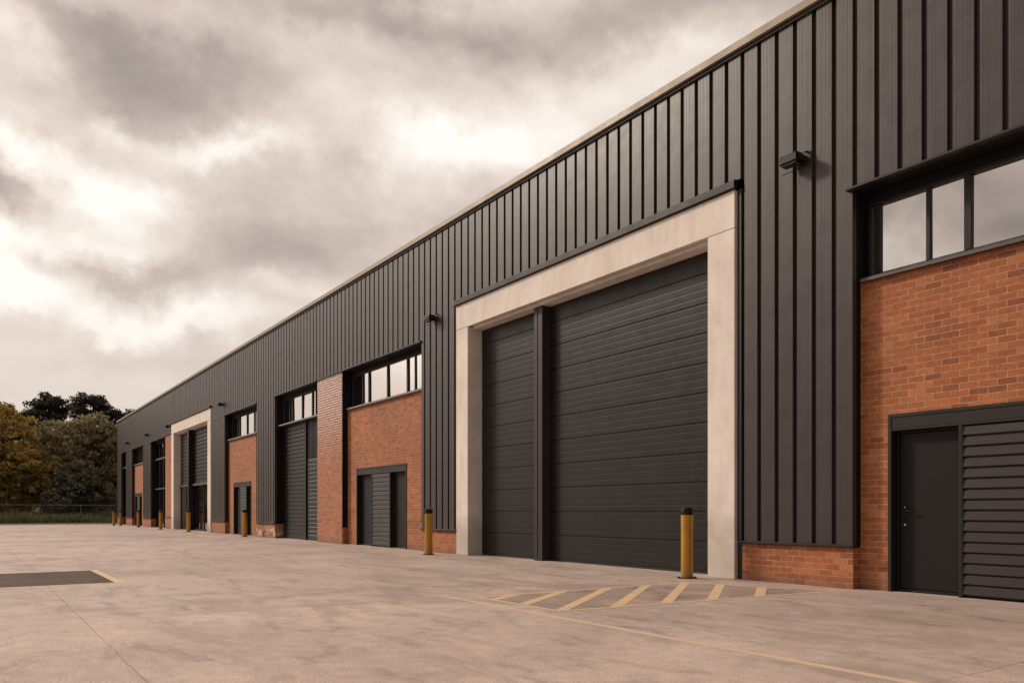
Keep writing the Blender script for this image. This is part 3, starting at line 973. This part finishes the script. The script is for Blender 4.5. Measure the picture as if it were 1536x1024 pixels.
grass_m = leaf_mat('rough_grass', [(.055, .062, .027), (.10, .104, .047), (.17, .155, .08)], .25)
V, F = weeds(26000, -80, -71.5, -44, 6, .45, 1.12, 51)
o = crown_obj(None, 'grass', V, F, grass_m)
struct(o, 'stuff'); o['label'] = 'rough dark green grass and weeds beyond the end of the yard'; o['category'] = 'grass'

# chain-link fence
FX, FY0, FY1, FH = -76.5, -44, 8, 1.55
steel_f = mat('galvanised_wire', (.16, .165, .165), .5, .3)[0]
fen = empty('chain_link_fence', (FX, -18, 0), 'thin grey chain link fence standing in the grass before the trees', 'fence')
fo = Vector((-FX, 18, 0))
mb = MB()
y = FY0
while y < FY1:
    for sgn in (1, -1):
        a, b_ = (y, y + FH) if sgn > 0 else (y + FH, y)
        mb.poly([(FX, a - .003, .02), (FX, a + .003, .02), (FX, b_ + .003, FH), (FX, b_ - .003, FH)])
    y += .14
o = mb.build('mesh', steel_f, fen, fix=False); o.location = fo
o = MB().tube([(FX, FY0, FH), (FX, FY1 + FH, FH)], [.022, .022], 8).build('top_rail', steel_f, fen); o.location = fo
pm = None
for i in range(18):
    yy = FY0 + i * 3.
    if pm is None:
        pm = MB().lathe([(.03, -.05), (.03, FH + .03), (.018, FH + .06)], 10).build('post', steel_f, fen)
        q = pm
    else:
        q = pm.copy(); COL.objects.link(q); q.parent = fen
    q.location = (0, yy + 18, 0)

# ------------------------------------------------------------------ sky
W = bpy.data.worlds.new('World'); S.world = W
W.use_nodes = True
nt = W.node_tree
SUN_AZ = Vector((-.87, -.50, 0)).normalized()
SUN_EL = R(33)
def build_sky():
    bg = nt.nodes['Background']
    tc = nt.nodes.new('ShaderNodeTexCoord')
    d = tc.outputs['Generated']
    sky = nt.nodes.new('ShaderNodeTexSky')
    sky.sky_type = 'NISHITA'; sky.sun_disc = False
    sky.sun_elevation = SUN_EL
    sky.sun_rotation = math.atan2(SUN_AZ.x, SUN_AZ.y)
    sky.dust_density = 3.; sky.air_density = 1.
    sep = nt.nodes.new('ShaderNodeSeparateXYZ'); L(nt, d, sep.inputs[0])
    x, y, z = sep.outputs
    # bearings in degrees: az measured from -X towards +Y, el above the horizon
    az = math_node(nt, 'MULTIPLY', math_node(nt, 'ARCTAN2', y, math_node(nt, 'MULTIPLY', x, -1.)), 180 / math.pi)
    el = math_node(nt, 'MULTIPLY', math_node(nt, 'ARCSINE', z), 180 / math.pi)
    # cloud deck: noise on a flat layer overhead, so it draws out towards the horizon
    zz = math_node(nt, 'ADD', math_node(nt, 'MAXIMUM', z, 0.), .26)
    cb = nt.nodes.new('ShaderNodeCombineXYZ')
    L(nt, math_node(nt, 'DIVIDE', x, zz), cb.inputs[0]); L(nt, math_node(nt, 'DIVIDE', y, zz), cb.inputs[1])
    deck = cb.outputs[0]
    n1 = noise(nt, deck, 1.05, 6, .56, .35)
    n2 = noise(nt, d, 7.5, 8, .58, .3, (1, 1, 2.1))
    wn = N(nt, 'ShaderNodeTexNoise', Scale=5.2, Detail=8., Roughness=.6)
    L(nt, d, wn.inputs['Vector'])
    ae = nt.nodes.new('ShaderNodeCombineXYZ'); L(nt, az, ae.inputs[0]); L(nt, el, ae.inputs[1])
    wv = N(nt, 'ShaderNodeVectorMath', operation='MULTIPLY_ADD')
    L(nt, wn.outputs['Color'], wv.inputs[0]); wv.inputs[1].default_value = (19, 11, 0); L(nt, ae.outputs[0], wv.inputs[2])
    wo = N(nt, 'ShaderNodeVectorMath', operation='SUBTRACT'); L(nt, wv.outputs[0], wo.inputs[0]); wo.inputs[1].default_value = (9.5, 5.5, 0)
    q = wo.outputs[0]
    acc = None
    for (a, e, ra, re, amp) in BLOBS:
        v = N(nt, 'ShaderNodeVectorMath', operation='MULTIPLY_ADD')
        L(nt, q, v.inputs[0]); v.inputs[1].default_value = (1 / ra, 1 / re, 0); v.inputs[2].default_value = (-a / ra, -e / re, 0)
        dd = N(nt, 'ShaderNodeVectorMath', operation='DOT_PRODUCT'); L(nt, v.outputs[0], dd.inputs[0]); L(nt, v.outputs[0], dd.inputs[1])
        pw = math_node(nt, 'POWER', .45, dd.outputs['Value'])
        acc = math_node(nt, 'MULTIPLY_ADD', pw, amp, acc if acc is not None else 0.)
    base = math_node(nt, 'ADD', math_node(nt, 'MULTIPLY', math_node(nt, 'SUBTRACT', n1, .5), .40), math_node(nt, 'MULTIPLY', math_node(nt, 'SUBTRACT', n2, .5), .58))
    lum = math_node(nt, 'ADD', math_node(nt, 'ADD', base, acc), .565)
    # paler, flatter air low down
    low = ramp(nt, math_node(nt, 'DIVIDE', el, 40.), [(.0, .85), (.2, .45), (.5, 0.)])
    lum = math_node(nt, 'ADD', math_node(nt, 'MULTIPLY', lum, math_node(nt, 'SUBTRACT', 1., low)), math_node(nt, 'MULTIPLY', low, .735))
    col = ramp(nt, lum, [(.0, (.27, .225, .2)), (.28, (.43, .352, .312)), (.52, (.63, .522, .455)), (.74, (.84, .735, .65)), (.95, (1.02, .95, .87)), (1., (1.06, 1.0, .93))])
    # brighter cloud round the hidden sun, and overhead
    sd = Vector((SUN_AZ.x * math.cos(SUN_EL), SUN_AZ.y * math.cos(SUN_EL), math.sin(SUN_EL)))
    dp = N(nt, 'ShaderNodeVectorMath', operation='DOT_PRODUCT'); L(nt, d, dp.inputs[0]); dp.inputs[1].default_value = sd
    glow = math_node(nt, 'POWER', math_node(nt, 'MAXIMUM', dp.outputs['Value'], 0.), 30.)
    side = N(nt, 'ShaderNodeMapRange', interpolation_type='SMOOTHSTEP')
    L(nt, dp.outputs['Value'], side.inputs['Value'])
    for k, v in ((1, -.55), (2, .32), (3, .26), (4, 1.)): side.inputs[k].default_value = v
    zen = math_node(nt, 'POWER', math_node(nt, 'MAXIMUM', z, 0.), 2.2)
    gain = math_node(nt, 'ADD', math_node(nt, 'MULTIPLY_ADD', glow, GLOW, 1.), math_node(nt, 'MULTIPLY', zen, ZEN))
    gain = math_node(nt, 'MULTIPLY', gain, side.outputs[0])
    sc = N(nt, 'ShaderNodeVectorMath', operation='SCALE'); L(nt, col, sc.inputs[0]); L(nt, math_node(nt, 'MULTIPLY', gain, 10.), sc.inputs['Scale'])
    fin = mix_col(nt, .93, sky.outputs[0], sc.outputs[0])
    L(nt, fin, bg.inputs['Color'])
    bg.inputs['Strength'].default_value = .1

def bear(px, py, rx, ry, amp):
    """photo spot -> bearing, elevation and angular size of a patch of cloud"""
    def ae(px, py):
        u = (px - 768) / 1195; w = (766 - py) / 1195
        dx, dy = -CS + u * SN, SN + u * CS
        return math.degrees(math.atan2(dy, -dx)), math.degrees(math.atan2(w, math.hypot(dx, dy)))
    a, e = ae(px, py)
    a2, _ = ae(px + rx, py); _, e2 = ae(px, py - ry)
    return (a, e, abs(a2 - a), abs(e2 - e), amp * 1.12)
BLOBS = [bear(*b) for b in (
    (650, 225, 120, 55, .36), (770, 190, 120, 70, .20), (330, 228, 85, 28, .34), (60, 232, 60, 28, .40), (180, 300, 85, 48, .42), (60, 372, 150, 30, .50),
    (40, 425, 90, 30, .56), (220, 492, 200, 26, .44), (440, 448, 90, 22, .20), (170, 182, 36, 26, .22), (20, 62, 40, 35, .16), (960, 120, 150, 70, .24), (470, 60, 80, 40, .10),
    (225, 95, 130, 66, -.32), (1020, 25, 260, 50, -.22), (600, 10, 240, 36, -.24), (40, 292, 80, 38, -.30), (190, 415, 140, 28, -.32), (30, 480, 70, 18, -.22),
    (420, 385, 90, 36, -.20), (170, 520, 80, 20, -.18), (390, 300, 150, 50, -.06), (120, 20, 160, 30, -.20), (560, 330, 120, 40, .02))] + [(-66, 19, 14, 4, -.10), (-66.5, 18, 2.4, 1.3, -.30), (-64.5, 15.8, 2., .8, .34), (-60.5, 17.5, 1.8, 1.4, .24), (-58, 19.5, 2., 1.2, -.24), (-62.5, 20.5, 2.2, 1.2, -.22), (-69, 20.5, 2., 1., .3), (-55, 16, 2.5, 1.2, .2), (-27, 17, 14, 6, .2)]
GLOW, ZEN = 6.0, .35
build_sky()

sun = bpy.data.lights.new('sun', 'SUN')
sun.energy = 2.6; sun.angle = R(7); sun.color = (1., .87, .72)
so = bpy.data.objects.new('sun', sun); COL.objects.link(so)
sv = Vector((SUN_AZ.x * math.cos(SUN_EL), SUN_AZ.y * math.cos(SUN_EL), math.sin(SUN_EL)))
so.rotation_euler = sv.to_track_quat('Z', 'Y').to_euler()
so.location = (-30, -40, 40)

# ------------------------------------------------------------------ camera
cam = bpy.data.cameras.new('camera')
cam.sensor_width = 36; cam.lens = 1195 / 1536 * 36
cam.shift_y = (766 - 512) / 1536
cam.clip_start = .05; cam.clip_end = 3000
co = bpy.data.objects.new('camera', cam); COL.objects.link(co)
co.location = CAM
co.rotation_euler = (R(90), 0, math.atan2(CS, SN))
S.camera = co

S.render.engine = 'CYCLES'
S.cycles.max_bounces = 8
S.cycles.use_denoising = True
S.view_settings.view_transform = 'Standard'
S.view_settings.look = 'None'
S.view_settings.exposure = 0.0
S.view_settings.gamma = 1.0
